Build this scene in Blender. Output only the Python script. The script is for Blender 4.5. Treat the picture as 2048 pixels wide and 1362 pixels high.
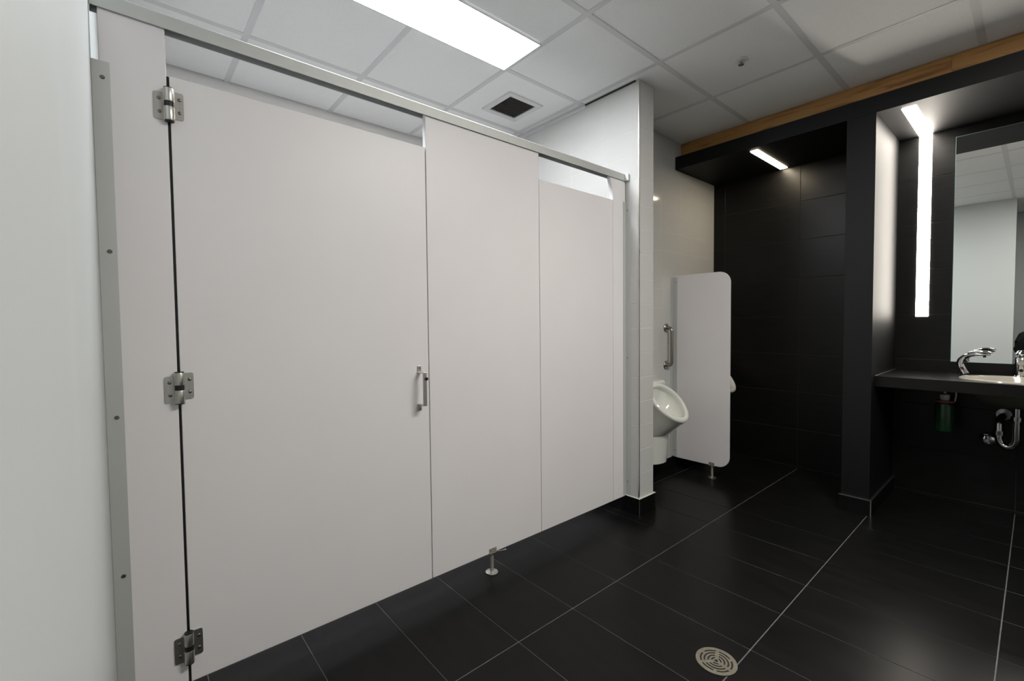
import bpy, bmesh, math, random
from mathutils import Vector, Matrix
random.seed(7)
for o in list(bpy.data.objects): bpy.data.objects.remove(o, do_unlink=True)
S = bpy.context.scene
C = S.collection
PI = math.pi

# ------------------------------------------------------------------ camera
cam = bpy.data.cameras.new('camera'); co = bpy.data.objects.new('camera', cam); C.objects.link(co)
cam.sensor_width = 36.0; cam.lens = 903.31 / 2048 * 36.0; cam.clip_start = 0.02; cam.clip_end = 60
yaw, pitch, roll = math.radians(40.612), math.radians(-2.108), math.radians(-0.594)
fw = Vector((math.sin(yaw)*math.cos(pitch), math.cos(yaw)*math.cos(pitch), math.sin(pitch)))
rt = Vector((math.cos(yaw), -math.sin(yaw), 0)); up = rt.cross(fw)
rt, up = rt*math.cos(roll)+up*math.sin(roll), -rt*math.sin(roll)+up*math.cos(roll)
co.matrix_world = Matrix(((rt.x, up.x, -fw.x, 0), (rt.y, up.y, -fw.y, 0), (rt.z, up.z, -fw.z, 1.223), (0, 0, 0, 1)))
S.camera = co
# ------------------------------------------------------------------ world, exposure, lamp strengths
w = bpy.data.worlds.new('world'); S.world = w; w.use_nodes = True
w.node_tree.nodes['Background'].inputs[0].default_value = (0.5, 0.5, 0.5, 1)
w.node_tree.nodes['Background'].inputs[1].default_value = 0.02
S.view_settings.view_transform = 'Standard'; S.view_settings.look = 'None'
S.view_settings.exposure = 0.2; S.view_settings.gamma = 1.0; S.view_settings.use_curve_mapping = False
PANEL_STRENGTH = 38.0      # fluorescent ceiling panels
ROOM_FILL_STRENGTH = 54.0        # unseen ceiling panel added near the entry to light the partition
STRIP_STRENGTH = 30.0     # vanity strip lights
ALCOVE_STRENGTH = 34.0     # downlight over the urinals

# ------------------------------------------------------------------ materials
def mat(name, col, rough=0.5, metal=0.0, spec=0.5, noise=0.0, nscale=30.0, bump=0.0, stretch=(1, 1, 1), emit=None, coat=0.0, rvar=0.0, obvar=0.0):
    m = bpy.data.materials.new(name); m.use_nodes = True
    nt = m.node_tree; b = nt.nodes['Principled BSDF']
    b.inputs['Base Color'].default_value = (*col, 1); b.inputs['Roughness'].default_value = rough
    b.inputs['Metallic'].default_value = metal; b.inputs['Specular IOR Level'].default_value = spec
    b.inputs['Coat Weight'].default_value = coat; b.inputs['Coat Roughness'].default_value = 0.05
    if noise or bump or rvar or obvar:
        tc = nt.nodes.new('ShaderNodeTexCoord'); mp = nt.nodes.new('ShaderNodeMapping')
        mp.inputs['Scale'].default_value = stretch
        nt.links.new(tc.outputs['Object'], mp.inputs['Vector'])
        n = nt.nodes.new('ShaderNodeTexNoise'); n.inputs['Scale'].default_value = nscale; n.inputs['Detail'].default_value = 6
        nt.links.new(mp.outputs['Vector'], n.inputs['Vector'])
        if obvar:
            oi = nt.nodes.new('ShaderNodeObjectInfo'); ad = nt.nodes.new('ShaderNodeVectorMath'); ad.operation = 'ADD'
            sc = nt.nodes.new('ShaderNodeMath'); sc.operation = 'MULTIPLY'; sc.inputs[1].default_value = 50
            nt.links.new(oi.outputs['Random'], sc.inputs[0]); nt.links.new(sc.outputs[0], ad.inputs[1])
            nt.links.new(mp.outputs['Vector'], ad.inputs[0]); nt.links.new(ad.outputs[0], n.inputs['Vector'])
        if noise:
            r = nt.nodes.new('ShaderNodeValToRGB')
            lo = [max(0, c*(1-noise)) for c in col]; hi = [min(1, c*(1+noise)) for c in col]
            r.color_ramp.elements[0].position = 0.3; r.color_ramp.elements[1].position = 0.7
            r.color_ramp.elements[0].color = (*lo, 1); r.color_ramp.elements[1].color = (*hi, 1)
            nt.links.new(n.outputs['Fac'], r.inputs['Fac']); nt.links.new(r.outputs['Color'], b.inputs['Base Color'])
        if rvar:
            mr = nt.nodes.new('ShaderNodeMapRange'); mr.inputs['To Min'].default_value = rough-rvar; mr.inputs['To Max'].default_value = rough+rvar
            nt.links.new(n.outputs['Fac'], mr.inputs['Value']); nt.links.new(mr.outputs['Result'], b.inputs['Roughness'])
        if bump:
            bp = nt.nodes.new('ShaderNodeBump'); bp.inputs['Strength'].default_value = bump; bp.inputs['Distance'].default_value = 0.002
            nt.links.new(n.outputs['Fac'], bp.inputs['Height']); nt.links.new(bp.outputs['Normal'], b.inputs['Normal'])
    if emit:
        b.inputs['Emission Color'].default_value = (*emit[0], 1); b.inputs['Emission Strength'].default_value = emit[1]
    return m

M = {}
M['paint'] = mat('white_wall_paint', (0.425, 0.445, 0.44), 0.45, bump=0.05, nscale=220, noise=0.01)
M['stall_paint'] = mat('lightened_wall_paint', (0.76, 0.74, 0.72), 0.5, bump=0.05, nscale=220)  # wall paint lightened to match the lit stall and bounce more light
M['laminate'] = mat('grey_white_laminate', (0.78, 0.76, 0.77), 0.42, noise=0.012, nscale=3, bump=0.02)
M['edge'] = mat('laminate_edge', (0.78, 0.78, 0.78), 0.4)
M['floor_tile'] = mat('charcoal_porcelain', (0.0060, 0.0059, 0.0060), 0.285, spec=0.115, noise=0.20, nscale=5, stretch=(5, 1.0, 1), rvar=0.022, obvar=1)
M['black_tile'] = mat('black_wall_porcelain', (0.0055, 0.0053, 0.0053), 0.36, spec=0.25, noise=0.3, nscale=5, stretch=(1, 1.2, 8), rvar=0.05, obvar=1)
M['black_board'] = mat('black_fascia_laminate', (0.0034, 0.0036, 0.0040), 0.55, spec=0.24, noise=0.1, nscale=8)
M['grout'] = mat('grey_grout', (0.10, 0.10, 0.098), 0.9, noise=0.2, nscale=60)
M['dark_grout'] = mat('dark_wall_grout', (0.014, 0.014, 0.014), 0.9, noise=0.2, nscale=60)
M['white_tile'] = mat('white_glazed_tile', (0.575, 0.575, 0.56), 0.09, spec=0.5, noise=0.01, nscale=4)
M['white_grout'] = mat('white_grout', (0.63, 0.62, 0.60), 0.8)
M['ceiling_tile'] = mat('mineral_fibre_tile', (0.90, 0.90, 0.90), 0.85, noise=0.03, nscale=180, bump=0.15)
M['tee'] = mat('painted_ceiling_grid', (0.70, 0.70, 0.71), 0.55)
M['alu'] = mat('satin_aluminium', (0.56, 0.575, 0.56), 0.55, metal=0.35, noise=0.02, nscale=20, stretch=(1, 1, 0.05))
M['rail_dark'] = mat('rail_inside_shadow_grey', (0.10, 0.11, 0.115), 0.6)  # shade inside the hollow rail put into the colour
M['steel'] = mat('brushed_stainless', (0.60, 0.585, 0.55), 0.34, metal=1.0, noise=0.08, nscale=90, stretch=(1, 1, 0.1))
M['screw_steel'] = mat('dark_screw_steel', (0.22, 0.21, 0.19), 0.28, metal=1.0)
M['bar_steel'] = mat('satin_grab_bar_steel', (0.36, 0.34, 0.29), 0.30, metal=1.0)
M['satin_steel'] = mat('satin_stainless', (0.52, 0.49, 0.42), 0.38, metal=0.6, noise=0.08, nscale=90)
M['nickel'] = mat('nickel_bronze', (0.21, 0.195, 0.155), 0.42, metal=0.55, noise=0.15, nscale=40)
M['chrome'] = mat('polished_chrome', (0.80, 0.81, 0.82), 0.06, metal=1.0)
M['black'] = mat('black_rubber', (0.006, 0.006, 0.006), 0.5)
M['dark_void'] = mat('dark_duct_and_gap', (0.035, 0.03, 0.028), 0.8)
M['porcelain'] = mat('white_vitreous_china', (0.76, 0.77, 0.72), 0.08, spec=0.6, coat=0.3)
M['basin'] = mat('cream_vitreous_china', (0.44, 0.42, 0.35), 0.08, spec=0.6, coat=0.3)
M['shaded_bowl'] = mat('shade_dark_bowl_underside', (0.07, 0.07, 0.055), 0.6)  # shade under the counter put into the bowl's colour
M['dim_chrome'] = mat('shaded_chrome_pipe', (0.34, 0.345, 0.35), 0.16, metal=1.0)  # chrome darkened to carry the dim reflections under the counter
M['mirror'] = mat('mirror_silver', (0.95, 0.975, 0.955), 0.004, metal=1.0)
M['mirror_edge'] = mat('mirror_glass_edge', (0.25, 0.42, 0.40), 0.1)
M['counter'] = mat('charcoal_solid_surface', (0.006, 0.0055, 0.0054), 0.30, spec=0.25, noise=0.3, nscale=140)
M['panel_glow'] = mat('lit_ceiling_diffuser', (0.9, 0.9, 0.9), 0.6, emit=((0.94, 0.97, 1.0), PANEL_STRENGTH))
M['fill_panel_glow'] = mat('added_fill_diffuser', (0.9, 0.9, 0.9), 0.6, emit=((1.0, 0.96, 0.90), ROOM_FILL_STRENGTH))
M['strip_glow'] = mat('lit_strip_diffuser', (0.9, 0.9, 0.9), 0.6, emit=((1.0, 0.92, 0.82), STRIP_STRENGTH))
M['alcove_glow'] = mat('lit_alcove_diffuser', (0.9, 0.9, 0.9), 0.6, emit=((1.0, 0.84, 0.60), ALCOVE_STRENGTH))
M['soap'] = mat('green_soap_bottle', (0.012, 0.06, 0.02), 0.25, spec=0.5)
M['red'] = mat('red_label_band', (0.30, 0.075, 0.06), 0.5)
M['dark_red'] = mat('dark_red_lens', (0.06, 0.012, 0.010), 0.2)
M['plastic_white'] = mat('white_plastic', (0.7, 0.7, 0.7), 0.4)
M['bulb_red'] = mat('red_glass_bulb', (0.55, 0.05, 0.03), 0.1)
M['skin'] = mat('skin', (0.55, 0.32, 0.24), 0.5)
M['hair'] = mat('dark_hair', (0.03, 0.02, 0.015), 0.6)
M['jacket'] = mat('black_cloth', (0.006, 0.007, 0.010), 0.85, noise=0.3, nscale=60)
M['denim'] = mat('dark_denim', (0.02, 0.03, 0.06), 0.9)
M['camera_body'] = mat('black_camera_plastic', (0.012, 0.012, 0.012), 0.4)
# wood trim
def wood():
    m = bpy.data.materials.new('clear_pine'); m.use_nodes = True; nt = m.node_tree; b = nt.nodes['Principled BSDF']
    tc = nt.nodes.new('ShaderNodeTexCoord'); mp = nt.nodes.new('ShaderNodeMapping'); mp.inputs['Scale'].default_value = (8, 0.8, 9)
    n = nt.nodes.new('ShaderNodeTexNoise'); n.inputs['Scale'].default_value = 3.5; n.inputs['Detail'].default_value = 8; n.inputs['Distortion'].default_value = 0.8
    r = nt.nodes.new('ShaderNodeValToRGB')
    r.color_ramp.elements[0].position = 0.28; r.color_ramp.elements[0].color = (0.20, 0.075, 0.018, 1)
    r.color_ramp.elements[1].position = 0.50; r.color_ramp.elements[1].color = (0.46, 0.24, 0.075, 1)
    nt.links.new(tc.outputs['Object'], mp.inputs['Vector']); nt.links.new(mp.outputs['Vector'], n.inputs['Vector'])
    nt.links.new(n.outputs['Fac'], r.inputs['Fac']); nt.links.new(r.outputs['Color'], b.inputs['Base Color'])
    b.inputs['Roughness'].default_value = 0.45
    return m
M['wood'] = wood()

# ------------------------------------------------------------------ mesh helpers
def box(bm, x0, x1, y0, y1, z0, z1):
    v = [bm.verts.new(p) for p in ((x0,y0,z0),(x1,y0,z0),(x1,y1,z0),(x0,y1,z0),(x0,y0,z1),(x1,y0,z1),(x1,y1,z1),(x0,y1,z1))]
    for f in ((3,2,1,0),(4,5,6,7),(0,1,5,4),(1,2,6,5),(2,3,7,6),(3,0,4,7)): bm.faces.new([v[i] for i in f])
    return v
def frame_of(d):
    d = Vector(d).normalized(); a = Vector((0,0,1)) if abs(d.z) < 0.9 else Vector((1,0,0))
    u = d.cross(a).normalized(); return u, d.cross(u).normalized()
def cyl(bm, p0, p1, r0, r1=None, seg=20, cap=True):
    r1 = r0 if r1 is None else r1; p0 = Vector(p0); p1 = Vector(p1); u, v = frame_of(p1-p0)
    A = [bm.verts.new(p0+(u*math.cos(2*PI*i/seg)+v*math.sin(2*PI*i/seg))*r0) for i in range(seg)]
    B = [bm.verts.new(p1+(u*math.cos(2*PI*i/seg)+v*math.sin(2*PI*i/seg))*r1) for i in range(seg)]
    for i in range(seg): bm.faces.new((A[i], A[(i+1)%seg], B[(i+1)%seg], B[i]))
    if cap: bm.faces.new(A[::-1]); bm.faces.new(B)
def loft(bm, loops, cap0=True, cap1=True, closed=True):
    L = [[bm.verts.new(p) for p in lp] for lp in loops]; n = len(L[0])
    for a, b in zip(L[:-1], L[1:]):
        for i in range(n if closed else n-1): bm.faces.new((a[i], a[(i+1)%n], b[(i+1)%n], b[i]))
    if cap0: bm.faces.new(L[0][::-1])
    if cap1: bm.faces.new(L[-1])
    return L
def tube(bm, pts, r, seg=14, ry=None, side=None):
    """sweep; r may be a list; ry = half size along 'side' axis for flat sections"""
    pts = [Vector(p) for p in pts]; n = len(pts)
    R = r if isinstance(r, (list, tuple)) else [r]*n
    Q = ry if isinstance(ry, (list, tuple)) else ([ry]*n if ry else R)
    loops = []; prev = None
    for i in range(n):
        t = (pts[min(i+1, n-1)]-pts[max(i-1, 0)]).normalized()
        if side is not None: v = Vector(side); v = (v-t*v.dot(t)).normalized(); u = v.cross(t)
        else:
            if prev is None: u, v = frame_of(t)
            else: u = (prev-t*prev.dot(t)).normalized(); v = t.cross(u)
            prev = u
        loops.append([pts[i]+u*math.cos(2*PI*k/seg)*R[i]+v*math.sin(2*PI*k/seg)*Q[i] for k in range(seg)])
    loft(bm, loops)
def lathe(bm, prof, c=(0,0,0), seg=32, sx=1, sy=1, cap0=True, cap1=True):
    c = Vector(c)
    loft(bm, [[c+Vector((r*sx*math.cos(2*PI*k/seg), r*sy*math.sin(2*PI*k/seg), z)) for k in range(seg)] for r, z in prof], cap0, cap1)
def prism(bm, poly, axis, a0, a1):
    """poly of 2-D points extruded along axis ('x','y','z')"""
    def P(p, a): return {'x': (a, p[0], p[1]), 'y': (p[0], a, p[1]), 'z': (p[0], p[1], a)}[axis]
    loft(bm, [[P(p, a0) for p in poly], [P(p, a1) for p in poly]])
def rrect(x0, x1, z0, z1, r, which=(1,1,1,1), n=6):
    """rounded rectangle; which = (bl, br, tr, tl)"""
    out = []
    for k, (cx, cz, a) in enumerate(((x0, z0, PI), (x1, z0, 1.5*PI), (x1, z1, 0), (x0, z1, 0.5*PI))):
        if which[k]:
            ox = cx+(r if k in (0, 3) else -r); oz = cz+(r if k in (0, 1) else -r)
            for i in range(n+1): t = a+0.5*PI*i/n; out.append((ox+r*math.cos(t), oz+r*math.sin(t)))
        else: out.append((cx, cz))
    return out
def new(): return bmesh.new()
def obj(name, bm, m, parent=None, bevel=0.0, smooth=False, bseg=2, origin=None):
    bmesh.ops.recalc_face_normals(bm, faces=bm.faces[:])
    me = bpy.data.meshes.new(name)
    if parent is not None: off = Vector(parent['wloc'])
    elif origin is not None: off = Vector(origin)
    else:
        xs = [v.co for v in bm.verts]
        off = Vector(((min(p.x for p in xs)+max(p.x for p in xs))/2, (min(p.y for p in xs)+max(p.y for p in xs))/2, min(p.z for p in xs)))
    # a part's own origin sits at its centre so that object textures stay local
    bmesh.ops.translate(bm, verts=bm.verts[:], vec=-off)
    bm.to_mesh(me); bm.free(); o = bpy.data.objects.new(name, me); C.objects.link(o)
    if m: me.materials.append(M[m])
    if parent is not None: o.parent = parent; o['wloc'] = tuple(parent['wloc'])
    else: o.location = off; o['wloc'] = tuple(off)
    if bevel:
        md = o.modifiers.new('bevel', 'BEVEL'); md.width = bevel; md.segments = bseg; md.limit_method = 'ANGLE'; md.angle_limit = math.radians(40)
    if smooth:
        for p in me.polygons: p.use_smooth = True
        if bevel == 0: 
            me.set_sharp_from_angle(angle=math.radians(35))
    return o
def tag(o, label, cat, group=None):
    o['label'] = label; o['category'] = cat
    if group: o['group'] = group
    return o
def thing(name, label, cat, loc, group=None):
    o = bpy.data.objects.new(name, None); C.objects.link(o); o.location = loc; o['wloc'] = tuple(loc); o.empty_display_size = 0.1
    return tag(o, label, cat, group)
def thing_part(name, parent, wloc):
    o = bpy.data.objects.new(name, None); C.objects.link(o); o.parent = parent
    o.location = Vector(wloc)-Vector(parent['wloc']); o['wloc'] = tuple(wloc); o.empty_display_size = 0.03; return o
def struct(name, bm, m, bevel=0.0):
    o = obj(name, bm, m, bevel=bevel); o['kind'] = 'structure'; return o
def inst(name, src, parent, wloc, label=None):
    """copy of a part mesh placed at a world position under parent"""
    o = src.copy(); o.name = name; C.objects.link(o); o.parent = parent
    o.location = Vector(wloc)-Vector(parent['wloc']); return o
tile_cache = {}
def tile(parent, m, x0, x1, y0, y1, z0, z1, name='tile', bev=0.0012):
    dx, dy, dz = round(x1-x0, 4), round(y1-y0, 4), round(z1-z0, 4)
    if dx <= 0 or dy <= 0 or dz <= 0: return
    key = (m, dx, dy, dz, name)
    if key not in tile_cache:
        bm = new(); box(bm, -dx/2, dx/2, -dy/2, dy/2, -dz/2, dz/2)
        if bev: bmesh.ops.bevel(bm, geom=bm.edges[:], offset=min(bev, dx/3, dy/3, dz/3), segments=1, affect='EDGES')
        me = bpy.data.meshes.new(name); bm.to_mesh(me); bm.free(); me.materials.append(M[m]); tile_cache[key] = me
    o = bpy.data.objects.new(name, tile_cache[key]); C.objects.link(o); o.parent = parent
    o.location = Vector(((x0+x1)/2, (y0+y1)/2, (z0+z1)/2))-Vector(parent['wloc']); return o
def spans(lo, hi, first, step):
    """cells of a regular joint grid clipped to lo..hi"""
    k = math.floor((lo-first)/step); out = []
    while first+k*step < hi-1e-4:
        a, b = max(lo, first+k*step), min(hi, first+(k+1)*step)
        if b-a > 0.012: out.append((a, b))
        k += 1
    return out

# ------------------------------------------------------------------ layout constants (metres)
CE = 2.71            # ceiling
YP = 1.7229          # front of the partition
XL, XN0, XN1 = -0.0474, 2.4377, 2.5984
YN, YW, YR = 1.6237, 1.9842, 3.25
XF, XW = 3.497, 4.187   # bulkhead front, dark back wall
Q0, Q1 = 0.8134, 0.6667 # pilaster beside the vanity
ZS = 2.480           # soffit
YEND = -1.95         # unseen right wall
XE = -1.23           # entry wall behind the photographer

# ------------------------------------------------------------------ floor
bm = new(); box(bm, XE, XW+0.1, YEND, YR, -0.08, -0.0015); floor = struct('floor', bm, 'grout')
JX, JY = 0.0013, 0.0021
for x0, x1 in spans(XE, XW, 1.114, 0.310):
    for y0, y1 in spans(YEND, YR, 1.2779, 0.603):
        if x1 < 2.4 and x0 > 0 and y0 > 2.6: pass
        tile(floor, 'floor_tile', x0+JX, x1-JX, y0+JY, y1-JY, -0.009, 0.0, bev=0.0008)

# ------------------------------------------------------------------ ceiling
bm = new(); box(bm, XE, XW+0.1, YEND, YR, CE+0.02, CE+0.10); ceil = struct('ceiling', bm, 'dark_void')
MX = [XE, -0.70, -0.09, 0.52, 1.13, 1.74, 2.3725, 3.0086, 3.6436, XW+0.1]
LY = [YEND, -1.601, -0.991, -0.381, 0.2284, 0.8383, 1.448, 2.058, 2.668, YR]
T = 0.0150
panels = [(0.52, 1.74, 1.757, 2.072)]
def tee(x0, x1, y0, y1): tile(ceil, 'tee', x0, x1, y0, y1, CE-0.001, CE+0.02, name='ceiling_tee', bev=0)
for x in MX[1:-1]:
    if x == MX[6]: tee(x-T, x+T, LY[0], LY[-1])
    else: tee(x-T, x+T, LY[0], LY[-1])
for y in LY[1:-1]:
    for a, b in zip(MX[:-1], MX[1:]):
        if y == 2.058 and 0.5 < (a+b)/2 < 1.74: continue
        if y == -0.381 and 1.2 < (a+b)/2 < 2.37: continue
        tee(a+T, b-T, y-T, y+T)
for i in range(len(MX)-1):
    for j in range(len(LY)-1):
        x0, x1, y0, y1 = MX[i]+T, MX[i+1]-T, LY[j]+T, LY[j+1]-T
        if j == 4 and i in (4, 5): y0 = -0.058
        if j == 3 and i in (4, 5): y1 = -0.382
        if j == 6 and i in (3, 4):   # shortened tiles in front of the light panel
            y1 = 1.745
        z = CE+random.uniform(0.0008, 0.0022)
        tile(ceil, 'ceiling_tile', x0, x1, y0, y1, z, z+0.015, name='ceiling_tile', bev=0)

# ------------------------------------------------------------------ walls
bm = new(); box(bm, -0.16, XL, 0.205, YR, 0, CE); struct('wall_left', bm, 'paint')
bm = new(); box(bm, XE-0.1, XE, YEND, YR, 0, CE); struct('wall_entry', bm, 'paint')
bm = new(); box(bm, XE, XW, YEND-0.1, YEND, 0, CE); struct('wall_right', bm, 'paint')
bm = new(); box(bm, XE, XW+0.1, YR, YR+0.1, 0, CE+0.1); struct('wall_back', bm, 'stall_paint')
# dark far wall, tiled
bm = new(); box(bm, XW+0.0012, XW+0.12, YEND, YW+0.02, 0, CE+0.1); wf = struct('wall_far', bm, 'dark_grout')
for y0, y1 in spans(YEND, YW, 1.2779, 0.603):
    for z0, z1 in spans(0.0, ZS+0.02, 0.02, 0.31):
        tile(wf, 'black_tile', XW, XW+0.012, y0+0.0015, y1-0.0015, z0+0.0015, z1-0.0015)
# nib wall between stalls and urinals
bm = new(); box(bm, XN0+0.0008, XN1-0.0008, YN+0.0008, YR, 0, CE); nib = struct('wall_nib', bm, 'white_grout')
# urinal wall
bm = new(); box(bm, XN1-0.004, XW+0.1, YW+0.0008, YW+0.12, 0, CE); wu = struct('wall_urinal', bm, 'white_grout')
g = 0.0012; BZ = 0.1084
rows = spans(BZ, CE, 0.1084+0.004, 0.1537)
rows[0] = (BZ, rows[0][1])
for z0, z1 in rows:
    tile(nib, 'white_tile', XN0, XN1, YN, YN+0.012, z0+g, z1-g)
    for y0, y1 in spans(YN+0.012, YR, 1.870, 0.31):
        tile(nib, 'white_tile', XN0, XN0+0.012, y0+g, y1-g, z0+g, z1-g)
    tile(nib, 'white_tile', XN1-0.012, XN1, YN+0.012+g, YW-g, z0+g, z1-g)
    for x0, x1 in spans(XN1, XW, 3.283, 0.309):
        tile(wu, 'white_tile', x0+g, x1-g, YW, YW+0.012, z0+g, z1-g)
# metal corner profile on the nib
bm = new(); box(bm, XN0-0.0015, XN0+0.006, YN-0.0015, YN+0.006, BZ, CE-0.002); o = obj('corner_profile', bm, 'steel', nib)
o['label'] = 'stainless corner profile'
# tiled bases
bm = new()
box(bm, XN0-0.011, XN1+0.011, YN-0.011, YN-0.0015, 0, BZ); nb = struct('baseboard_nib', bm, 'floor_tile')
bm = new(); box(bm, XN0-0.011, XN0-0.0008, YN-0.0015, YR, 0, BZ); obj('base_tile', bm, 'floor_tile', nb)
bm = new(); box(bm, XN1+0.0008, XN1+0.011, YN-0.0015, YW-0.012, 0, BZ); obj('base_tile', bm, 'floor_tile', nb)
for x, xx in ((XN0-0.0125, XN0-0.0085), (XN1+0.0085, XN1+0.0125)):
    bm = new(); box(bm, x, xx, YN-0.0125, YN-0.0085, 0, BZ+0.001); obj('edge_profile', bm, 'steel', nb)
bm = new(); box(bm, XN0-0.0125, XN1+0.0125, YN-0.0125, YN, BZ, BZ+0.0025); box(bm, XN0-0.0125, XN0, YN, YP, BZ, BZ+0.0025); obj('edge_profile', bm, 'white_grout', nb)
bm = new(); box(bm, XN1+0.012, XW-0.002, YW-0.011, YW-0.0005, 0, BZ-0.012); struct('baseboard_urinal', bm, 'floor_tile')
# wall angle above the nib face, torn off near the corner
bm = new(); box(bm, XN0-0.024, XN0, 2.045, YR, CE-0.003, CE-0.001); box(bm, XN0-0.003, XN0-0.0005, 2.045, YR, CE-0.022, CE-0.001); struct('trim_1', bm, 'tee')
bm = new(); box(bm, XN0-0.010, XN0-0.0005, YN+0.02, 2.044, CE-0.006, CE+0.001); struct('shadow_gap_strip', bm, 'dark_void')  # dark strip painting the shadow line where the angle is missing
bm = new(); box(bm, XN1+0.0005, XN1+0.014, YN, YW, CE-0.004, CE-0.001); struct('trim_3', bm, 'tee')
bm = new(); box(bm, XN1+0.02, XW-0.60, YW-0.016, YW-0.0005, CE-0.004, CE-0.001); struct('trim_4', bm, 'tee')

# ------------------------------------------------------------------ black bulkhead, pilaster, pine trim
bk = thing('vanity_surround', 'black laminate bulkhead and pilasters framing the vanity and urinal alcove', 'bulkhead', (XF, Q0, 0))
bm = new(); box(bm, XF, XW-0.001, YEND+0.001, YW-0.001, ZS, 2.5824); obj('fascia', bm, 'black_board', bk, bevel=0.001)
bm = new(); box(bm, XF, XW-0.001, Q1, Q0, 0.0995, ZS); obj('pilaster', bm, 'black_board', bk, bevel=0.001)
bm = new(); box(bm, XF, XW-0.001, YEND+0.001, -1.60, 0.0995, ZS); obj('pilaster', bm, 'black_board', bk, bevel=0.001)
# tiled base of the pilaster with metal profiles
pb = thing_part('plinth', bk, (XF, Q0, 0)); pb['label'] = 'dark tile plinth with steel edges'
bm = new(); box(bm, XF-0.011, XW-0.001, Q1-0.011, Q0+0.011, 0, 0.0975); obj('plinth_tile', bm, 'floor_tile', pb)
bm = new(); box(bm, XF-0.0125, XF, Q1-0.0125, Q0+0.011, 0.0975, 0.1005); obj('edge_profile', bm, 'steel', pb)
bm = new(); box(bm, XF, XW-0.001, Q1-0.0125, Q1, 0.0975, 0.0995); obj('edge_profile', bm, 'steel', pb)
bm = new(); box(bm, XF-0.013, XF-0.008, Q1-0.013, Q1-0.008, 0, 0.0975); obj('edge_profile', bm, 'steel', pb)
# pine boards between ceiling and bulkhead
XP = 3.587
bm = new(); box(bm, XP, XP+0.05, 0.35, YW-0.001, 2.5826, CE-0.001); o = struct('trim_5', bm, 'wood')
bm = new(); box(bm, XP, XP+0.05, YEND+0.002, 0.349, 2.5826, CE-0.001); o = struct('trim_6', bm, 'wood')

# ------------------------------------------------------------------ ceiling fixtures
def panel_light(x0, x1, y0, y1, label, glow='panel_glow'):
    t = thing('ceiling_light', label, 'light', ((x0+x1)/2, (y0+y1)/2, CE-0.004))
    bm = new(); box(bm, x0+0.008, x1-0.008, y0+0.008, y1-0.008, CE-0.003, CE+0.01); obj('diffuser', bm, glow, t)
    bm = new()
    for a in ((x0, x1, y0, y0+0.008), (x0, x1, y1-0.008, y1), (x0, x0+0.008, y0+0.008, y1-0.008), (x1-0.008, x1, y0+0.008, y1-0.008)): box(bm, *a, CE-0.004, CE+0.012)
    obj('frame', bm, 'tee', t)
panel_light(0.52, 1.738, 1.757, 2.074, 'long bright fluorescent panel in the ceiling above the toilet stalls')
panel_light(1.145, 2.355, -0.37, -0.07, 'unseen light panel added in the ceiling near the entry to light the partition', 'fill_panel_glow')  # added fill panel out of view, brightens the partition
# exhaust grille
t = thing('exhaust_vent', 'square white framed exhaust vent with dark mesh in the ceiling', 'vent', (2.07, 2.385, CE))
bm = new(); R = 0.150; r = 0.112
for a in ((-R, R, -R, -r), (-R, R, r, R), (-R, -r, -r, r), (r, R, -r, r)): box(bm, 2.07+a[0], 2.07+a[1], 2.385+a[2], 2.385+a[3], CE-0.008, CE+0.003)
obj('frame', bm, 'plastic_white', t, bevel=0.002)
bm = new(); box(bm, 2.07-r, 2.07+r, 2.385-r, 2.385+r, CE+0.0005, CE+0.0015); obj('duct_opening', bm, 'dark_void', t)
bm = new()
for k in range(1, 12):
    d = -r+2*r*k/12
    box(bm, 2.07+d-0.0012, 2.07+d+0.0012, 2.385-r, 2.385+r, CE-0.003, CE+0.0005)
    box(bm, 2.07-r, 2.07+r, 2.385+d-0.0012, 2.385+d+0.0012, CE-0.003, CE+0.0005)
obj('mesh_grille', bm, 'dark_void', t)
# sprinkler
sx, sy = 2.712, 1.135
t = thing('sprinkler', 'small ceiling sprinkler head with a red bulb', 'sprinkler', (sx, sy, CE))
bm = new(); lathe(bm, [(0.036, CE+0.002), (0.036, CE-0.001), (0.028, CE-0.006), (0.014, CE-0.008)], (sx, sy, 0), 24); obj('escutcheon', bm, 'plastic_white', t, smooth=True)
bm = new(); cyl(bm, (sx, sy, CE-0.006), (sx, sy, CE-0.011), 0.010, 0.008); obj('body', bm, 'satin_steel', t, smooth=True)
bm = new()
for s in (-1, 1): tube(bm, [(sx+s*0.008, sy, CE-0.010), (sx+s*0.013, sy, CE-0.016), (sx+s*0.009, sy, CE-0.022), (sx, sy, CE-0.026)], 0.0022, 8)
obj('frame_arms', bm, 'satin_steel', t, smooth=True)
bm = new(); cyl(bm, (sx, sy, CE-0.011), (sx, sy, CE-0.024), 0.0028, seg=10); o = obj('bulb', bm, 'bulb_red', t, smooth=True); o['label'] = 'red glass bulb'
bm = new(); lathe(bm, [(0.004, CE-0.025), (0.016, CE-0.026), (0.016, CE-0.0272), (0.004, CE-0.0272)], (sx, sy, 0), 16); obj('deflector', bm, 'steel', t)
# alcove downlight in the soffit
t = thing('alcove_light', 'short warm recessed light bar in the soffit above the urinals', 'light', (3.86, 1.393, ZS))
bm = new(); prism(bm, rrect(3.557, 4.165, 1.365, 1.420, 0.010), 'z', ZS-0.003, ZS-0.0005); obj('diffuser', bm, 'alcove_glow', t)
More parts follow.
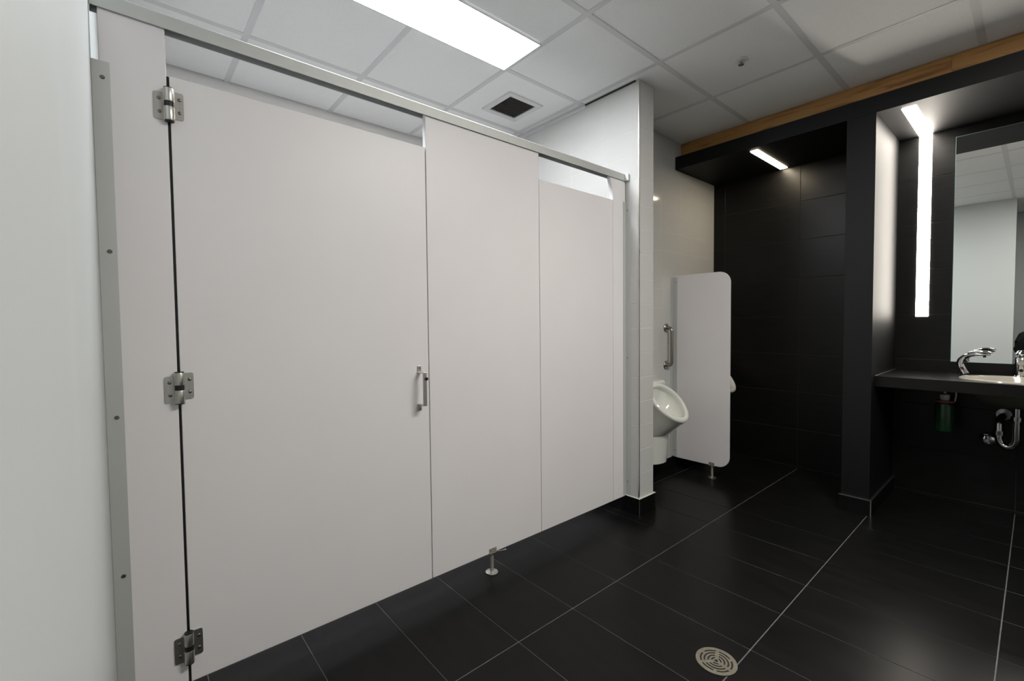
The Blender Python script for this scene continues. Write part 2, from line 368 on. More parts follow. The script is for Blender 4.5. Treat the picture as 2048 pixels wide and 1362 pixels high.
# vanity strip light: runs along the soffit and down the wall
def strip(y0, y1, zb, label):
    t = thing('strip_light', label, 'light', (XW, (y0+y1)/2, zb))
    bm = new(); prism(bm, rrect(3.557, XW-0.004, y0, y1, 0.008, (1, 0, 0, 1)), 'z', ZS-0.004, ZS-0.0005); obj('soffit_diffuser', bm, 'strip_glow', t)
    bm = new(); prism(bm, rrect(y0, y1, zb, ZS-0.0005, 0.003, (1, 1, 0, 0)), 'x', XW-0.004, XW-0.0005); obj('wall_diffuser', bm, 'strip_glow', t)
strip(0.4935, 0.5605, 1.245, 'bright strip light bending from soffit down the wall left of the mirror')
strip(-1.495, -1.428, 1.245, 'bright strip light bending from soffit down the wall right of the mirror')

# ------------------------------------------------------------------ mirror
t = thing('wall_mirror', 'large frameless mirror on the black tile wall above the counter', 'mirror', (XW, -0.44, 0.9406))
bm = new(); box(bm, XW-0.006, XW-0.0005, -1.27, 0.379, 0.9406, 2.4168); obj('backing', bm, 'mirror_edge', t)
bm = new(); box(bm, XW-0.0068, XW-0.006, -1.268, 0.377, 0.9426, 2.4148); obj('glass', bm, 'mirror', t)

# ------------------------------------------------------------------ toilet partition
def screw(bm, x, y, z, r=0.0045, d=(0, -1, 0)):
    p = Vector((x, y, z)); d = Vector(d); cyl(bm, p+d*0.0001, p+d*0.002, r, r*0.75, 12); 
PZ, RZ, DZ, PT = 0.1018, 2.1145, 1.9802, 0.025
def panel_obj(name, poly, parent): 
    bm = new(); prism(bm, poly, 'y', YP, YP+PT); return obj(name, bm, 'laminate', parent, bevel=0.0018)
# pilasters
pl1 = thing('stall_pilaster', 'narrow grey-white stall pilaster fixed beside the left wall', 'pilaster', (0.046, YP, 0), 'stall pilasters')
panel_obj('panel', [(-0.0305, PZ), (0.1195, PZ), (0.1195, RZ+0.01), (-0.0305, RZ+0.01)], pl1)
pl2 = thing('stall_pilaster', 'wide grey-white stall pilaster on a steel foot between the doors', 'pilaster', (1.338, YP, 0), 'stall pilasters')
panel_obj('panel', [(1.0025, PZ), (1.6735, PZ), (1.6735, RZ+0.01), (1.0025, RZ+0.01)], pl2)
pl3 = thing('stall_pilaster', 'slim grey-white stall pilaster against the tiled nib wall', 'pilaster', (2.37, YP, 0), 'stall pilasters')
poly = [(2.3085, PZ), (XN0-0.004, PZ), (XN0-0.004, RZ+0.01), (2.278, RZ+0.01)]
for k in range(1, 9):
    a = k/8; poly.append((2.278+0.0305*math.sin(a*PI/2), RZ-0.002-(RZ-DZ-0.01)*a))
panel_obj('panel', poly, pl3)
# wall channels
ch = thing_part('wall_channel', pl1, (-0.028, YP, 0.09))
bm = new(); box(bm, XL+0.0005, -0.008, YP-0.0025, YP-0.0003, 0.09, 1.97); box(bm, XL+0.0005, XL+0.0025, YP-0.0003, YP+0.03, 0.09, 1.97); box(bm, XL+0.0005, -0.008, YP+PT+0.0003, YP+PT+0.0025, 0.09, 1.97); obj('extrusion', bm, 'alu', ch)
for z in (1.925, 1.44, 0.965, 0.5, 0.15):
    bm = new(); screw(bm, -0.0245, YP-0.0025, z, 0.006); obj('screw', bm, 'screw_steel', ch, smooth=True)
ch = thing_part('wall_channel', pl3, (XN0, YP, 0.115))
bm = new(); box(bm, XN0-0.003, XN0-0.0006, YP-0.038, YP-0.0003, 0.115, 1.985); box(bm, XN0-0.028, XN0-0.003, YP-0.0027, YP-0.0003, 0.115, 1.985); obj('extrusion', bm, 'alu', ch)
for z in (1.93, 1.0, 0.2):
    bm = new(); screw(bm, XN0-0.003, YP-0.016, z, 0.005, (-1, 0, 0)); obj('screw', bm, 'screw_steel', ch, smooth=True)
# head rail
hr = thing('head_rail', 'satin aluminium head rail along the top of the toilet stalls', 'rail', (1.2, YP, RZ))
y0, y1 = YP-0.008, YP+PT+0.010
sec = [(y0, RZ), (y0+0.003, RZ), (y0+0.003, RZ+0.028), (y1-0.003, RZ+0.028), (y1-0.003, RZ), (y1, RZ), (y1, RZ+0.040), (y1-0.002, RZ+0.042), (y0+0.002, RZ+0.042), (y0, RZ+0.040)]
bm = new(); prism(bm, sec, 'x', XL+0.001, XN0-0.001); obj('extrusion', bm, 'alu', hr)
bm = new(); box(bm, XL+0.001, XN0-0.03, y0+0.0035, y1-0.0035, RZ+0.022, RZ+0.0278); o = obj('channel_interior', bm, 'rail_dark', hr); o['label'] = 'inside of rail, its shade painted dark grey'
bm = new(); prism(bm, rrect(XN0-0.018, XN0-0.0008, y0-0.024, y0-0.0002, 0.006, (1, 1, 0, 0)), 'z', RZ-0.002, RZ+0.040); obj('end_bracket', bm, 'alu', hr, bevel=0.002)

# ---- hinge template (around the knuckle axis)
def make_hinge(parent, x, z, first):
    hx = thing_part('hinge', parent, (x, YP-0.004, z))
    if not first:
        def P(n, f, m, sm=True):
            bm = new(); f(bm); o = obj(n, bm, m, None, smooth=sm, origin=(0, 0, 0)); first[n] = first.get(n, [])+[o]
        P('leaf', lambda b: (prism(b, rrect(-0.0365, -0.010, -0.045, 0.036, 0.006, (1, 0, 0, 1)), 'y', 0.001, 0.0038)), 'steel', False)
        P('leaf', lambda b: (prism(b, rrect(0.010, 0.0365, -0.036, 0.045, 0.006, (0, 1, 1, 0)), 'y', 0.001, 0.0038)), 'steel', False)
        P('knuckle', lambda b: lathe(b, [(0.0128, 0.009), (0.0135, 0.011), (0.0135, 0.045), (0.0128, 0.047)], (0, -0.007, 0), 24), 'steel')
        P('knuckle', lambda b: lathe(b, [(0.0128, -0.047), (0.0135, -0.045), (0.0135, -0.009), (0.0128, -0.007)], (0, -0.007, 0), 24), 'steel')
        P('bushing', lambda b: cyl(b, (0, -0.007, -0.007), (0, -0.007, 0.009), 0.0122), 'black')
        P('end_cap', lambda b: cyl(b, (0, -0.007, 0.047), (0, -0.007, 0.0495), 0.0122), 'black')
        P('end_cap', lambda b: cyl(b, (0, -0.007, -0.0495), (0, -0.007, -0.047), 0.0122), 'black')
        for sx_, sz_ in ((-0.024, 0.017), (-0.023, -0.022), (0.026, 0.024), (0.026, -0.015)):
            P('screw', lambda b: lathe_y(b, sx_, sz_), 'screw_steel')
        for n, L in first.items():
            for o in L: o.parent = hx; o.location = (0, 0, 0); o.rotation_euler = (0, 0, 0)
    else:
        for n, L in list(first.items()):
            for s in L:
                o = s.copy(); C.objects.link(o); o.parent = hx
    return hx
def lathe_y(b, x, z):
    loops = []
    for r, y in ((0.0052, 0.001), (0.0050, -0.0004), (0.0036, -0.0016), (0.0015, -0.0021)):
        loops.append([Vector((x+r*math.cos(2*PI*k/12), y, z+r*math.sin(2*PI*k/12))) for k in range(12)])
    loft(b, loops)
# ---- doors
d1 = thing('stall_door', 'wide grey-white stall door with three steel hinges and a pull handle', 'door', (0.56, YP, 0))
panel_obj('panel', [(0.1265, PZ), (0.9985, PZ), (0.9985, DZ), (0.1265, DZ)], d1)
bm = new(); box(bm, 0.1197, 0.1263, YP+0.006, YP+PT-0.004, PZ, DZ); o = obj('hinge_gap_seal', bm, 'black', d1); o['label'] = 'black strip in hinge gap'
bm = new(); box(bm, 0.9987, 1.0023, YP+0.010, YP+PT-0.004, PZ, DZ); obj('latch_gap_strip', bm, 'rail_dark', d1)  # dark strip filling the latch-side gap
hs = {}
for z in (1.890, 1.037, 0.2195): make_hinge(d1, 0.1230, z, hs)
# pull handle
hd = thing_part('pull_handle', d1, (0.951, YP, 0.95))
hx, ho = 0.951, 0.046
bm = new(); box(bm, hx-0.0085, hx+0.0085, YP-0.004, YP-0.0003, 1.018, 1.048); box(bm, hx-0.0085, hx+0.0085, YP-ho, YP-0.004, 1.018, 1.023); obj('bracket', bm, 'steel', hd, bevel=0.001)
bm = new(); box(bm, hx-0.0085, hx+0.0085, YP-0.004, YP-0.0003, 0.856, 0.886); box(bm, hx-0.0085, hx+0.0085, YP-ho, YP-0.004, 0.881, 0.886); obj('bracket', bm, 'steel', hd, bevel=0.001)
bm = new(); box(bm, hx-0.0085, hx+0.0085, YP-ho-0.005, YP-ho, 0.881, 1.023); obj('bar', bm, 'steel', hd, bevel=0.001)
bm = new(); 
tube(bm, [(hx+0.003, YP-ho-0.005, 0.996), (hx+0.006, YP-ho-0.010, 0.996), (hx+0.0075, YP-ho-0.014, 0.996)], [0.0062, 0.0068, 0.0045], 14); obj('lock_button', bm, 'black', hd, smooth=True)
for z in (1.038, 0.865):
    bm = new(); screw(bm, hx, YP-0.004, z, 0.003); obj('screw', bm, 'screw_steel', hd, smooth=True)
d2 = thing('stall_door', 'narrow grey-white stall door next to the tiled nib wall', 'door', (1.99, YP, 0))
panel_obj('panel', [(1.6765, PZ), (2.3060, PZ), (2.3060, DZ), (1.6765, DZ)], d2)
bm = new(); box(bm, 1.6737, 1.6763, YP+0.012, YP+PT-0.004, PZ, DZ); box(bm, 2.3062, 2.3083, YP+0.012, YP+PT-0.004, PZ, DZ-0.02); obj('gap_strip', bm, 'rail_dark', d2)  # dark strips filling the gaps on both sides of the door
# ---- steel foot under the middle pilaster
def foot(parent, x, y, ztop, axis, name='support_foot'):
    f = thing_part(name, parent, (x, y, 0))
    bm = new(); lathe(bm, [(0.031, 0.0002), (0.031, 0.004), (0.026, 0.0075), (0.010, 0.009)], (x, y, 0), 32); obj('foot_plate', bm, 'steel', f, smooth=True)
    bm = new(); cyl(bm, (x, y, 0.009), (x, y, ztop-0.002), 0.0095, seg=24); obj('post', bm, 'satin_steel', f, smooth=True)
    bm = new()
    if axis == 'x':
        box(bm, x-0.022, x+0.022, YP-0.0035, YP-0.0003, ztop-0.008, ztop+0.024)
        box(bm, x-0.022, x+0.022, YP-0.0035, YP+PT+0.003, ztop-0.008, ztop-0.0045)
        sp = [(x-0.017, YP-0.0035, ztop+0.016, (0, -1, 0)), (x+0.017, YP-0.0035, ztop+0.016, (0, -1, 0))]
    else:
        box(bm, SX-0.0035, SX-0.0003, y-0.022, y+0.022, ztop-0.008, ztop+0.024)
        box(bm, SX-0.0035, SX+0.017, y-0.022, y+0.022, ztop-0.008, ztop-0.0045)
        sp = [(SX-0.0035, y-0.015, ztop+0.014, (-1, 0, 0)), (SX-0.0035, y+0.015, ztop+0.014, (-1, 0, 0))]
    obj('shoe', bm, 'satin_steel', f)
    for s in sp:
        bm = new(); screw(bm, s[0], s[1], s[2], 0.004, s[3]); obj('screw', bm, 'chrome', f, smooth=True)
    return f
f1 = foot(pl2, 1.338, YP+0.008, PZ, 'x')
bm = new(); tube(bm, [(1.360, YP+0.004, PZ-0.003), (1.40, YP-0.002, PZ-0.009), (1.418, YP-0.004, PZ-0.010)], [0.0022, 0.0028, 0.005], 12); obj('latch_peg', bm, 'chrome', f1, smooth=True)

# ------------------------------------------------------------------ urinals and screen
SX = 3.458
us = thing('urinal_screen', 'grey-white urinal screen with rounded corners on a steel foot', 'screen', (SX, 1.73, 0))
bm = new(); prism(bm, rrect(1.511, YW-0.022, 0.0995, 1.604, 0.085, (1, 0, 0, 1), 10), 'x', SX, SX+0.0125); obj('panel', bm, 'laminate', us, bevel=0.0012)
bm = new(); box(bm, SX-0.004, SX-0.0003, YW-0.045, YW-0.0008, 0.105, 1.590); box(bm, SX-0.024, SX-0.004, YW-0.004, YW-0.0008, 0.105, 1.590); obj('wall_bracket', bm, 'alu', us)
for z in (1.55, 0.16):
    bm = new(); screw(bm, SX-0.004, YW-0.030, z, 0.0045, (-1, 0, 0)); obj('screw', bm, 'screw_steel', us, smooth=True)
foot(us, SX+0.006, 1.645, 0.0995, 'y')

def urinal(cx, dz, label):
    t = thing('urinal', label, 'urinal', (cx, YW, 0.14+dz), 'wall-hung urinals')
    tip, top = Vector((cx, 1.640, 0.505+dz)), Vector((cx, 1.905, 0.765+dz))
    c = (tip+top)/2; a = (tip-top).length/2; tv = (tip-top).normalized(); n = Vector((0, tv.z, -tv.y)); 
    if n.z < 0: n = -n
    b = 0.182; N = 56
    ylim = YW-0.0012
    def ring(off, s, shift=0.0, sb=None):
        out = []
        for k in range(N):
            f = 2*PI*k/N; cs, sn = math.cos(f), math.sin(f)
            wb = b*(1-0.10*cs)           # a little narrower at the tip
            p = c+n*off+tv*(a*s*cs+shift)+Vector((wb*(sb or s)*sn, 0, 0))
            p.y = min(p.y, ylim); out.append(p)
        return out
    def low(yc, hd, hw, z):
        out = []
        for k in range(N):
            f = 2*PI*k/N; y = yc-hd*math.cos(f); out.append(Vector((cx+hw*math.sin(f), min(y, ylim), z+dz)))
        return out
    def mix(A, B, s): return [p*(1-s)+q*s for p, q in zip(A, B)]
    base = low(1.895, 0.110, 0.135, 0.385)
    under = ring(-0.020, 0.985)
    loops = [ring(-0.135, 0.25, 0.03), ring(-0.115, 0.50, 0.025), ring(-0.075, 0.72, 0.012), ring(-0.040, 0.80), ring(-0.022, 0.795), ring(-0.008, 0.775), ring(0.003, 0.790), ring(0.008, 0.83), ring(0.010, 0.89), ring(0.006, 0.95), ring(-0.002, 0.99), ring(-0.010, 1.0), under]
    q1 = mix(under, base, 0.5); q1 = [Vector((p.x, min(p.y, ylim), p.z)) for p in q1]
    loops += [mix(under, base, 0.25), q1, mix(under, base, 0.78), base]
    bm = new(); loft(bm, loops); obj('bowl', bm, 'porcelain', t, smooth=True)
    # back body between the rim and the wall
    bm = new()
    def back(z, hw, yf):
        return [Vector((cx-hw, ylim, z+dz)), Vector((cx-hw, yf+0.03, z+dz)), Vector((cx-hw*0.8, yf, z+dz)), Vector((cx+hw*0.8, yf, z+dz)), Vector((cx+hw, yf+0.03, z+dz)), Vector((cx+hw, ylim, z+dz))]
    loft(bm, [back(0.42, 0.12, 1.90), back(0.60, 0.160, 1.90), back(0.70, 0.180, 1.895), back(0.755, 0.188, 1.892), back(0.772, 0.180, 1.90)])
    obj('back_body', bm, 'porcelain', t, bevel=0.008, bseg=3)
    bm = new()
    def col(z, hw, yf):
        out = []
        for k in range(13):
            f = -PI/2+PI*k/12; out.append(Vector((cx+hw*math.sin(f), ylim-(ylim-yf)*math.cos(f)**0.7 if math.cos(f) > 1e-6 else ylim, z+dz)))
        return out
    loft(bm, [col(0.158, 0.128, 1.826), col(0.166, 0.138, 1.814), col(0.30, 0.144, 1.806), col(0.42, 0.150, 1.79)])
    obj('trap_cover', bm, 'porcelain', t, smooth=True)
    bm = new(); cyl(bm, c-n*0.134+tv*0.03, c-n*0.130+tv*0.03, 0.022, seg=16); obj('drain', bm, 'chrome', t)
    return t
urinal(3.045, 0.0, 'white wall-hung urinal beside the nib, mounted low')
urinal(3.84, 0.135, 'white wall-hung urinal behind the screen, only its lip showing')
# grab bars
def grab(x, label):
    t = thing('grab_bar', label, 'grab bar', (x, YW, 0.865), 'grab bars by the low urinal')
    zt, zb, st = 1.178, 0.872, 0.052
    pts = [(x, YW-0.002, zt)]
    for k in range(7): a = PI/2*k/6; pts.append((x, YW-st+0.028-0.028*math.sin(a), zt-0.028*(1-math.cos(a))))
    for k in range(7): a = PI/2*k/6; pts.append((x, YW-st+0.028-0.028*math.cos(a), zb+0.028-0.028*math.sin(a)))
    pts.append((x, YW-0.002, zb))
    bm = new(); tube(bm, pts, 0.0135, 16, side=(1, 0, 0)); obj('bar', bm, 'bar_steel', t, smooth=True)
    for z in (zt, zb):
        bm = new()
        loft(bm, [[Vector((x+r*math.cos(2*PI*k/28), YW-d, z+r*math.sin(2*PI*k/28))) for k in range(28)] for r, d in ((0.037, 0.0006), (0.037, 0.004), (0.032, 0.009), (0.016, 0.011))]); obj('flange', bm, 'bar_steel', t, smooth=True)
grab(3.362, 'short vertical steel grab bar between the low urinal and the screen')

# ------------------------------------------------------------------ vanity counter
XC = 3.58; CT, CB = 0.871, 0.806
bx, by, ba, bb = 3.815, 0.055, 0.195, 0.255     # basin centre and half sizes (x, y)
bm = new()
def ell(z, s=1.0, N=64): return [Vector((bx+ba*s*math.cos(2*PI*k/N), by+bb*s*math.sin(2*PI*k/N), z)) for k in range(N)]
cx0, cx1, cy0, cy1 = XC, XW-0.0008, -0.30, 0.40
def rect(z, N=64):
    out = []
    for k in range(N):
        d = Vector((math.cos(2*PI*k/N)*ba, math.sin(2*PI*k/N)*bb, 0)); s = 1e9
        if d.x > 1e-9: s = min(s, (cx1-bx)/d.x)
        if d.x < -1e-9: s = min(s, (cx0-bx)/d.x)
        if d.y > 1e-9: s = min(s, (cy1-by)/d.y)
        if d.y < -1e-9: s = min(s, (cy0-by)/d.y)
        out.append(Vector((bx+d.x*s, by+d.y*s, z)))
    for c_ in ((cx0, cy0), (cx0, cy1), (cx1, cy0), (cx1, cy1)):
        i = min(range(N), key=lambda k: (out[k].x-c_[0])**2+(out[k].y-c_[1])**2); out[i] = Vector((*c_, z))
    return out
loft(bm, [ell(CB, 0.93), rect(CB), rect(CT), ell(CT, 0.93), ell(CB, 0.93)], False, False)
box(bm, XC, cx1, cy1, Q1-0.0008, CB, CT); box(bm, XC, cx1, -1.599, cy0, CB, CT)
bmesh.ops.remove_doubles(bm, verts=bm.verts[:], dist=1e-5)
cn = obj('vanity_counter', bm, 'counter'); tag(cn, 'long charcoal vanity counter spanning the black alcove under the mirror', 'counter')
bm = new(); box(bm, XC+0.01, cx1, Q1-0.0045, Q1-0.0009, CT, CT+0.003); o = obj('sealant', bm, 'steel', cn)
# basin, self-rimming oval
t = thing('basin', 'white oval drop-in basin set in the charcoal counter', 'sink', (bx, by, CT))
bm = new()
prof = [(0.14, -0.125), (0.30, -0.122), (0.55, -0.105), (0.76, -0.065), (0.88, -0.02), (0.91, 0.002), (0.93, 0.009), (0.965, 0.010), (0.99, 0.007), (1.0, 0.0006)]
outer = [(0.915, 0.0006), (0.90, -0.03), (0.80, -0.085), (0.60, -0.135), (0.32, -0.152), (0.14, -0.154)]
loft(bm, [ell(CT+z, r) for r, z in prof+outer[:1]], True, False); obj('bowl', bm, 'basin', t, smooth=True)
bm = new(); loft(bm, [ell(CT+z, r) for r, z in outer], False, True); o = obj('underside', bm, 'shaded_bowl', t, smooth=True); o['label'] = 'underside of bowl, darkened to paint in shade'
bm = new(); lathe(bm, [(0.030, CT-0.1235), (0.028, CT-0.121), (0.020, CT-0.1215), (0.0, CT-0.1225)][:3], (bx, by, 0), 24); obj('drain_flange', bm, 'chrome', t, smooth=True)
# automatic soap dispenser: leaning base, spout curving over the basin
t = thing('soap_dispenser', 'curved chrome soap dispenser standing left of the basin', 'dispenser', (3.985, 0.293, CT))
d_ = Vector((-0.25, -0.97, 0)).normalized(); sd = Vector((d_.y, -d_.x, 0))
P0 = Vector((3.985, 0.290, CT))
def sp(h, z): return P0+d_*h+Vector((0, 0, z))
bm = new(); tube(bm, [sp(0.000, 0.0005), sp(0.0, 0.006)], 0.027, 24); obj('base_ring', bm, 'chrome', t, smooth=True)
path = [sp(-0.004, 0.010), sp(-0.014, 0.030), sp(-0.027, 0.060), sp(-0.030, 0.078), sp(-0.024, 0.098), sp(-0.008, 0.117), sp(0.018, 0.131), sp(0.050, 0.137), sp(0.082, 0.137), sp(0.105, 0.134)]
bm = new(); tube(bm, path, [0.020, 0.019, 0.018, 0.017, 0.016, 0.015, 0.013, 0.011, 0.009, 0.006], 20, [0.022, 0.022, 0.021, 0.020, 0.020, 0.020, 0.021, 0.022, 0.022, 0.018], sd); obj('spout', bm, 'chrome', t, smooth=True)
bm = new(); tube(bm, [sp(0.006, 0.136), sp(0.022, 0.148), sp(0.060, 0.154), sp(0.100, 0.151), sp(0.115, 0.147)], [0.004, 0.007, 0.008, 0.007, 0.004], 16, [0.014, 0.022, 0.025, 0.024, 0.018], sd); obj('lever_top', bm, 'chrome', t, smooth=True)
bm = new(); cyl(bm, sp(0.082, 0.130), sp(0.083, 0.118), 0.007, seg=14); obj('nozzle', bm, 'black', t, smooth=True)
# sensor window on the side facing the room
sn = Vector((-0.97, 0.24, 0))
bm = new(); q = sp(-0.017, 0.046)+Vector((-1, 0, 0))*0.0215
ax = (sp(-0.027, 0.060)-sp(-0.014, 0.030)).normalized()
ux = Vector((0, -1, 0))
loft(bm, [[q+ax*a_+ux*u_+Vector((-1, 0, 0))*e for a_, u_ in ((-0.009, -0.008), (-0.009, 0.008), (0.009, 0.008), (0.009, -0.008))] for e in (-0.004, 0.0015)]); o = obj('sensor_window', bm, 'dark_red', t); o['label'] = 'small dark red sensor window'
# sensor faucet
t = thing('faucet', 'chrome sensor faucet with round black eye behind the basin', 'faucet', (4.075, 0.062, CT))
fx, fy = 4.075, 0.062
bm = new(); lathe(bm, [(0.032, CT+0.0005), (0.032, CT+0.006), (0.028, CT+0.010), (0.027, CT+0.05), (0.029, CT+0.085), (0.030, CT+0.105), (0.026, CT+0.120), (0.012, CT+0.128)], (fx, fy, 0), 32); obj('body', bm, 'chrome', t, smooth=True)
bm = new(); tube(bm, [(fx-0.01, fy, CT+0.100), (fx-0.05, fy, CT+0.108), (fx-0.09, fy, CT+0.104), (fx-0.125, fy, CT+0.092)], [0.020, 0.017, 0.015, 0.012], 18, [0.024, 0.022, 0.020, 0.018], (0, 1, 0)); obj('spout', bm, 'chrome', t, smooth=True)
bm = new(); cyl(bm, (fx-0.024, fy, CT+0.042), (fx-0.0285, fy, CT+0.042), 0.0095, seg=20); o = obj('sensor_eye', bm, 'black', t, smooth=True); o['label'] = 'black round sensor eye'
bm = new(); lathe(bm, [(0.010, CT+0.126), (0.024, CT+0.134), (0.026, CT+0.142), (0.018, CT+0.150), (0.006, CT+0.152)], (fx, fy, 0), 24); obj('cap', bm, 'chrome', t, smooth=True)
# soap bottle hanging under the counter
px, py = 4.0, 0.384
t = thing('soap_bottle', 'green soap bottle with a red band hanging under the counter', 'bottle', (px, py, 0.50))
bm = new(); lathe(bm, [(0.030, 0.500), (0.046, 0.506), (0.048, 0.53), (0.048, 0.665), (0.044, 0.683), (0.030, 0.690)], (px, py, 0), 28); obj('body', bm, 'soap', t, smooth=True)
bm = new(); lathe(bm, [(0.030, 0.688), (0.047, 0.690), (0.047, 0.702), (0.030, 0.704)], (px, py, 0), 28); o = obj('red_band', bm, 'red', t, smooth=True); o['label'] = 'red band'
bm = new(); lathe(bm, [(0.020, 0.704), (0.024, 0.716), (0.024, 0.740), (0.012, 0.746)], (px, py, 0), 24); o = obj('cap', bm, 'plastic_white', t, smooth=True); o['label'] = 'pale grey screw cap'
bm = new(); cyl(bm, (px, py, 0.744), (px, py, CB-0.0005), 0.007, seg=14); obj('stem', bm, 'plastic_white', t, smooth=True)
bm = new(); tube(bm, [(px, py-0.052, CB-0.0005), (px, py-0.052, 0.74), (px, py-0.047, 0.70)], 0.004, 10); obj('hook', bm, 'plastic_white', t, smooth=True)
# drain trap
t = thing('drain_trap', 'chrome drain trap hanging below the basin', 'pipe', (3.84, 0.06, 0.45))
tx, ty = 3.90, 0.070
bm = new(); cyl(bm, (tx, ty, 0.7155), (tx, ty, 0.60), 0.017, seg=20); obj('tailpiece', bm, 'dim_chrome', t, smooth=True)
bm = new(); cyl(bm, (tx, ty, 0.655), (tx, ty, 0.630), 0.026, seg=12); obj('slip_nut', bm, 'dim_chrome', t, smooth=True)
pts = [(tx, ty, 0.61)]
for k in range(13): a = PI*k/12; pts.append((tx+0.02*(1-math.cos(a))/2, ty+0.035-0.035*math.cos(a), 0.52-0.05*math.sin(a)))
pts += [(tx+0.02, ty+0.070, 0.60), (tx+0.03, ty+0.070, 0.615), (tx+0.06, ty+0.068, 0.622), (XW-0.01, ty+0.06, 0.622)]
bm = new(); tube(bm, pts, 0.0185, 18); obj('trap_bend', bm, 'dim_chrome', t, smooth=True)
bm = new(); cyl(bm, (tx+0.02, ty+0.070, 0.535), (tx+0.02, ty+0.070, 0.56), 0.027, seg=12); obj('slip_nut', bm, 'dim_chrome', t, smooth=True)
bm = new(); cyl(bm, (XW-0.012, ty+0.06, 0.622), (XW-0.0005, ty+0.06, 0.622), 0.035, seg=24); obj('wall_flange', bm, 'dim_chrome', t, smooth=True)
# shut-off valve
t = thing('stop_valve', 'small chrome stop valve on the black wall below the basin', 'valve', (XW, 0.195, 0.45))
vx, vy, vz = XW, 0.197, 0.452
bm = new(); loft(bm, [[Vector((vx-d, vy+r*math.cos(2*PI*k/28), vz+r*math.sin(2*PI*k/28))) for k in range(28)] for r, d in ((0.040, 0.0006), (0.040, 0.003), (0.030, 0.014), (0.014, 0.018))]); obj('escutcheon', bm, 'chrome', t, smooth=True)
bm = new(); cyl(bm, (vx-0.016, vy, vz), (vx-0.060, vy, vz), 0.009); cyl(bm, (vx-0.05, vy, vz-0.012), (vx-0.05, vy, vz+0.03), 0.010); obj('body', bm, 'chrome', t, smooth=True)
bm = new(); lathe(bm, [(0.006, 0.487), (0.020, 0.489), (0.020, 0.495), (0.006, 0.497)], (vx-0.05, vy+0.01, 0), 16); obj('handle', bm, 'chrome', t, smooth=True)

# ------------------------------------------------------------------ floor drain
dx, dy = 1.581, 0.731
t = thing('floor_drain', 'round nickel floor drain grate with concentric slots', 'drain', (dx, dy, 0))
bm = new(); N = 96
radii = [0.0062, 0.0120, 0.0178, 0.0240, 0.0300, 0.0365, 0.0425, 0.0490, 0.0550, 0.0690]
# cells between radii: odd index -> slotted ring
spk = [math.radians(a) for a in (20, 140, 260)]
def solid(ri, k):
    if ri % 2 == 0: return True
    a = 2*PI*(k+0.5)/N; lim = 0.006/((radii[ri]+radii[ri+1])/2)
    sp_ = spk if ri < 7 else [s+j*PI/3 for s in spk for j in (0, 1)]
    return any(abs((a-s+PI) % (2*PI)-PI) < lim for s in sp_)
V = {}
def gv(i, k, z):
    key = (i, k % N, z)
    if key not in V: a = 2*PI*(k % N)/N; V[key] = bm.verts.new((dx+radii[i]*math.cos(a), dy+radii[i]*math.sin(a), z))
    return V[key]
zt, zb = 0.0022, 0.0004
for i in range(len(radii)-1):
    for k in range(N):
        if not solid(i, k): continue
        bm.faces.new((gv(i, k, zt), gv(i+1, k, zt), gv(i+1, k+1, zt), gv(i, k+1, zt)))
        for (ii, ok) in ((i, i > 0 and solid(i-1, k)), (i+1, i+1 < len(radii)-1 and solid(i+1, k))):
            if not ok: bm.faces.new((gv(ii, k, zt), gv(ii, k+1, zt), gv(ii, k+1, zb), gv(ii, k, zb)))
        for kk, nb_ in ((k, k-1), (k+1, k+1)):
            if not solid(i, nb_ % N): bm.faces.new((gv(i, kk, zt), gv(i+1, kk, zt), gv(i+1, kk, zb), gv(i, kk, zb)))
obj('grate', bm, 'nickel', t)
bm = new(); cyl(bm, (dx, dy, 0.0001), (dx, dy, 0.0004), 0.0665, seg=48); o = obj('sump', bm, 'black', t); o['label'] = 'dark sump seen through the slots'

# ------------------------------------------------------------------ photographer, kneeling in the entry, seen only in the mirror
def ellipsoid(bm, c, r, nu=20, nv=12):
    c = Vector(c); loops = []
    for i in range(1, nv):
        th = PI*i/nv
        loops.append([c+Vector((r[0]*math.sin(th)*math.cos(2*PI*k/nu), r[1]*math.sin(th)*math.sin(2*PI*k/nu), r[2]*math.cos(th))) for k in range(nu)])
    loft(bm, loops)
def blend(name, bm, m, parent, voxel, smooth_it=4):
    """overlapping limbs fused into one continuous skin"""
    o = obj(name, bm, m, parent, smooth=True, origin=(ox, oy, 0))
    r = o.modifiers.new('fuse', 'REMESH'); r.mode = 'VOXEL'; r.voxel_size = voxel; r.use_smooth_shade = True
    s = o.modifiers.new('soften', 'SMOOTH'); s.factor = 0.5; s.iterations = smooth_it
    return o
ox, oy = -0.56, -0.060
def torso(bm, g, lv):
    loft(bm, [[Vector((ox+cx+(a+g)*math.cos(2*PI*k/28), oy+(b+g)*math.sin(2*PI*k/28), z)) for k in range(28)] for z, cx, a, b in lv])
TOR = [(0.44, 0, 0.09, 0.14), (0.52, 0, 0.112, 0.165), (0.62, 0.005, 0.10, 0.145), (0.75, 0.01, 0.104, 0.150), (0.88, 0.01, 0.115, 0.168), (0.97, 0.0, 0.108, 0.178), (1.035, 0.0, 0.085, 0.140), (1.075, 0.012, 0.055, 0.070)]
def arm(s): return [(ox, oy+s*0.125, 1.022), (ox+0.01, oy+s*0.170, 0.990), (ox+0.05, oy+s*0.205, 0.90), (ox+0.085, oy+s*0.222, 0.815), (ox+0.16, oy+s*0.165, 0.935), (ox+0.225, oy+s*0.105, 1.055)]
AR = [0.050, 0.056, 0.050, 0.042, 0.038, 0.027]
def leg(s): return [(ox, oy+s*0.085, 0.50), (ox+0.03, oy+s*0.095, 0.28), (ox+0.05, oy+s*0.10, 0.085), (ox-0.15, oy+s*0.10, 0.082), (ox-0.37, oy+s*0.10, 0.066)]
